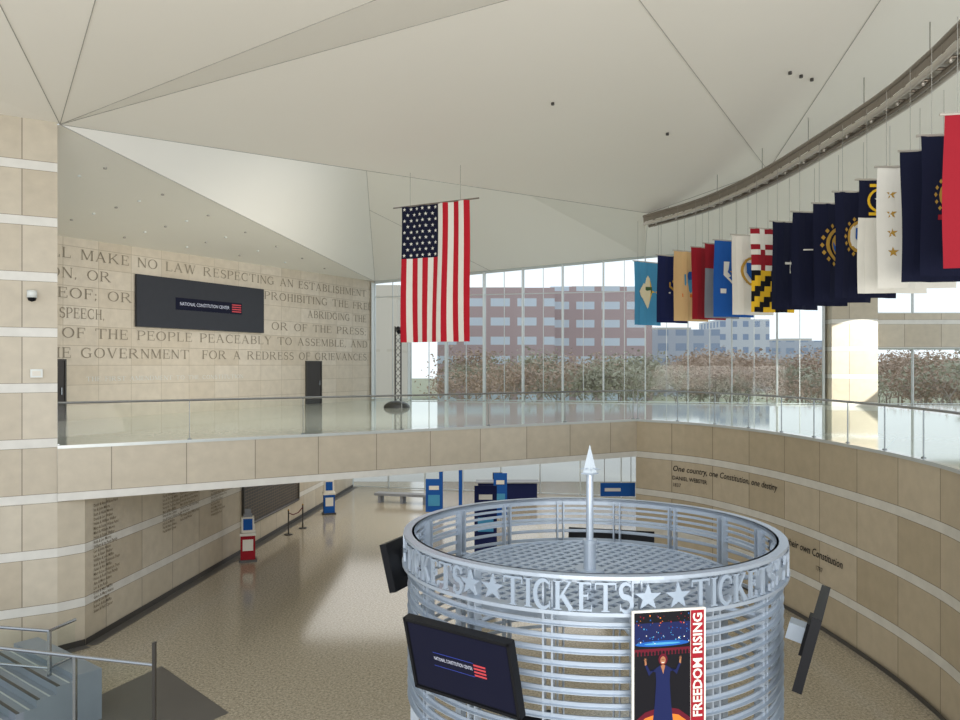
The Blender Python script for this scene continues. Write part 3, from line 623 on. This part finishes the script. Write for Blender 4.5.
# ------------------------------------------------------------ deck items
b=MB('lighting_truss_tower'); cx,cy=-4.25,41.5
for x in(-.15,.15):
    for y in(-.15,.15): b.cyl((cx+x,cy+y,5),(cx+x,cy+y,9.0),.025,'base',6)
for i in range(11):
    z=5.1+i*.37
    for p,q in(((-.15,-.15),(.15,-.15)),((.15,-.15),(.15,.15)),((.15,.15),(-.15,.15)),((-.15,.15),(-.15,-.15))): b.cyl((cx+p[0],cy+p[1],z),(cx+q[0],cy+q[1],z+(.37 if i<10 else 0)),.015,'base',5)
b.box((cx,cy,5.02),(.7,.7,.04),'base'); b.cyl((cx,cy,8.9),(cx+.1,cy-.4,8.7),.12,'black',10); b.build()
b=MB('covered_floor_dome'); b.lathe((-3.9,37.5,DZ),[(.62,0),(.6,.1),(.5,.2),(.3,.29),(0,.33)],'base',20); b.build(True)
b=MB('security_camera'); def_p=lambda u,z,o: V((*(V(FA)+ld*u+fn_*o),z))
p=def_p(.55,8.65,.03); q=def_p(.55,8.65,.25); b.cyl(p,q,.05,'fin',10); b.cyl(q+V((0,0,.12)),q-V((0,0,.05)),.11,'fin',14); b.lathe(q-V((0,0,.05)),[(.1,0),(.08,-.07),(0,-.1)],'black',14); b.build(True)
b=MB('wall_control_box'); p=def_p(.45,6.8,.06); b.box(p,(.26,.08,.2),'fin',math.atan2(fd.y,fd.x)); b.box(p+V((*(fn_*.045),0)),(.18,.01,.12),'white',math.atan2(fd.y,fd.x)); b.build()
# ------------------------------------------------------------ stair lower left
b=MB('staircase'); g0=V((-9.9,16.9)); gd=V((.78,-.625)); gn=V((-.625,-.78)); ang=math.atan2(gd.y,gd.x)
for i in range(7):
    z=.9-.14*i; c=g0+gd*1.1+gn*(.36*i); 
    if z>.03: b.box((c.x,c.y,z/2),(2.9,.36,z),'stair',ang); e=c-gn*-.15; b.box((e.x,e.y,z+.006),(2.9,.06,.015),'base',ang); e=c-gn*.05; b.box((e.x,e.y,z+.004),(2.9,.03,.008),'mull',ang)
c=g0+gd*1.1-gn*.43; b.box((c.x,c.y,.5),(2.9,.5,1.0),'stair',ang)
b.build()
b=MB('stair_guard_railing')
def guard(P,z0,z1):
    P=[V(p) for p in P]; b.tube([(p.x,p.y,z1) for p in P],.035,'steel')
    for a,c in zip(P[:-1],P[1:]): b.add([(a.x,a.y,z0),(c.x,c.y,z0),(c.x,c.y,z1-.06),(a.x,a.y,z1-.06)],[(0,1,2,3)],'railglass')
    b.tube([(p.x,p.y,z0) for p in P],.03,'steel')
guard([(-9.6,15.03),(-7.3,14.42),(-5.7,14.0)],.05,1.75); guard([(-10.4,16.1),(-8.45,15.7),(-8.3,16.4)],1.05,1.78)
for x,y,z in((-5.7,14.0,2.15),(-7.3,14.42,1.75),(-8.45,15.7,1.78)): b.box((x,y,z/2),(.05,.08,z),'base' if x>-6 else 'steel')
b.build()
# ------------------------------------------------------------ exterior
def building(name,x0,x1,y,d,h,k,z0=0):
    b=MB(name); b.strip([(x0,y),(x1,y),(x1,y+d),(x0,y+d),(x0,y)],z0,h,k); b.poly([(x0,y,h),(x1,y,h),(x1,y+d,h),(x0,y+d,h)],'pave')
    b.box(((x0+x1)/2,y+d/2,h+.4),((x1-x0)*.5,d*.5,.8),'pave'); return b.build()
building('brick_building',-8,14,150,30,21.5,'brickb'); building('brick_building',14,34,158,30,22.5,'brickb'); building('white_building',36,54,180,30,15,'greyb')
building('office_building',-60,-12,120,20,19,'beigeb'); building('office_building',63,76,210,20,19,'whiteb'); building('office_building',84,102,230,20,14,'greyb')
building('annex_building',-22,-6.2,60,12,13,'beigeb')
def treemesh(k):
    b=MB('bare_tree')
    def br(p,d,l,r,n):
        q=p+d*l; b.cyl(p,q,r,'bark',3,r2=r*.6)
        if n<=1:
            for _ in range(5):
                c=q+V([random.gauss(0,.7) for _ in range(3)]); u=V([random.gauss(0,.11) for _ in range(3)]); w=V([random.gauss(0,.11) for _ in range(3)]); b.poly([c,c+u,c+u+w,c+w],k)
        if n==0: return
        for i in range(3):
            a=random.uniform(0,6.28); e=(d+V((math.cos(a),math.sin(a),random.uniform(-.2,.3)))*.6).normalized(); br(q,e,l*.78,r*.6,n-1)
    br(V((0,0,0)),V((0,0,1)),1.9,.13,5); o=b.build(); return o
t1=treemesh('leaf'); t2=treemesh('leaf2'); t1.location=(2,88,0); t2.location=(14,84,0)
for i in range(64):
    o=bpy.data.objects.new('bare_tree',(t1 if random.random()<.65 else t2).data); S.collection.objects.link(o)
    y=random.uniform(80,142); o.location=(random.uniform(-.045*y,.62*y),y,0); s=random.uniform(.75,1.25)*(y/100)**.4; o.scale=(s*1.25,s*1.25,s); o.rotation_euler=(0,0,random.uniform(0,6.28))
# ------------------------------------------------------------ light
w=bpy.data.worlds.new('sky_world'); S.world=w; w.use_nodes=True; nt=w.node_tree; bg=nt.nodes['Background']
tc=nt.nodes.new('ShaderNodeTexCoord'); sp=nt.nodes.new('ShaderNodeSeparateXYZ'); cr=nt.nodes.new('ShaderNodeValToRGB'); nt.links.new(tc.outputs['Generated'],sp.inputs[0]); nt.links.new(sp.outputs['Z'],cr.inputs[0]); nt.links.new(cr.outputs[0],bg.inputs[0])
e=cr.color_ramp.elements; e[0].position=0; e[0].color=(.9,.95,1,1); e[1].position=.6; e[1].color=(.74,.83,.96,1); bg.inputs[1].default_value=1.25
def lamp(name,ty,loc,rot,en,col=(1,1,1),sx=1,sy=1):
    l=bpy.data.lights.new(name,ty); l.energy=en; l.color=col; o=bpy.data.objects.new(name,l); S.collection.objects.link(o); o.location=loc; o.rotation_euler=rot
    if ty=='AREA': l.shape='RECTANGLE'; l.size=sx; l.size_y=sy
    return o
def aim(d): return V(d).to_track_quat('-Z','Y').to_euler()
lamp('lobby_fill','AREA',(-1,37,3.6),(0,0,0),550,(1,.98,.94),12,12)  # unseen broad panel under the soffit, added to light the lobby
lamp('atrium_fill','AREA',(0,-6,14),(math.radians(50),0,0),950,(1,.97,.92),18,8)  # fill panel added behind the camera to brighten the hall, no fixture there
lamp('ceiling_fill','AREA',(2,-4,5),(math.radians(130),0,0),2500,(1,.96,.9),14,5)  # fill panel added behind the camera, aimed up to brighten the ceiling
s=lamp('inscription_wall_fill','AREA',(2,27,11.9),aim((-.85,.35,-.45)),230,(1,.95,.87),4,1.2); s.data.spread=1.6  # free-floating fill added to brighten the inscribed wall, no fixture modelled
s=lamp('pillar_sun_patch','SPOT',(23,30,12),aim((-5,8.8,-4.8)),14000,(1,.96,.87)); s.data.spot_size=.35; s.data.shadow_soft_size=.0  # added spot standing in for the sun patch on the right pillar
cam=bpy.data.cameras.new('camera'); cam.lens=30; cam.sensor_width=36; cam.shift_y=5/960; cam.clip_end=1000
o=bpy.data.objects.new('camera',cam); o.location=(0,0,7); o.rotation_euler=(math.pi/2,0,0); S.collection.objects.link(o); S.camera=o
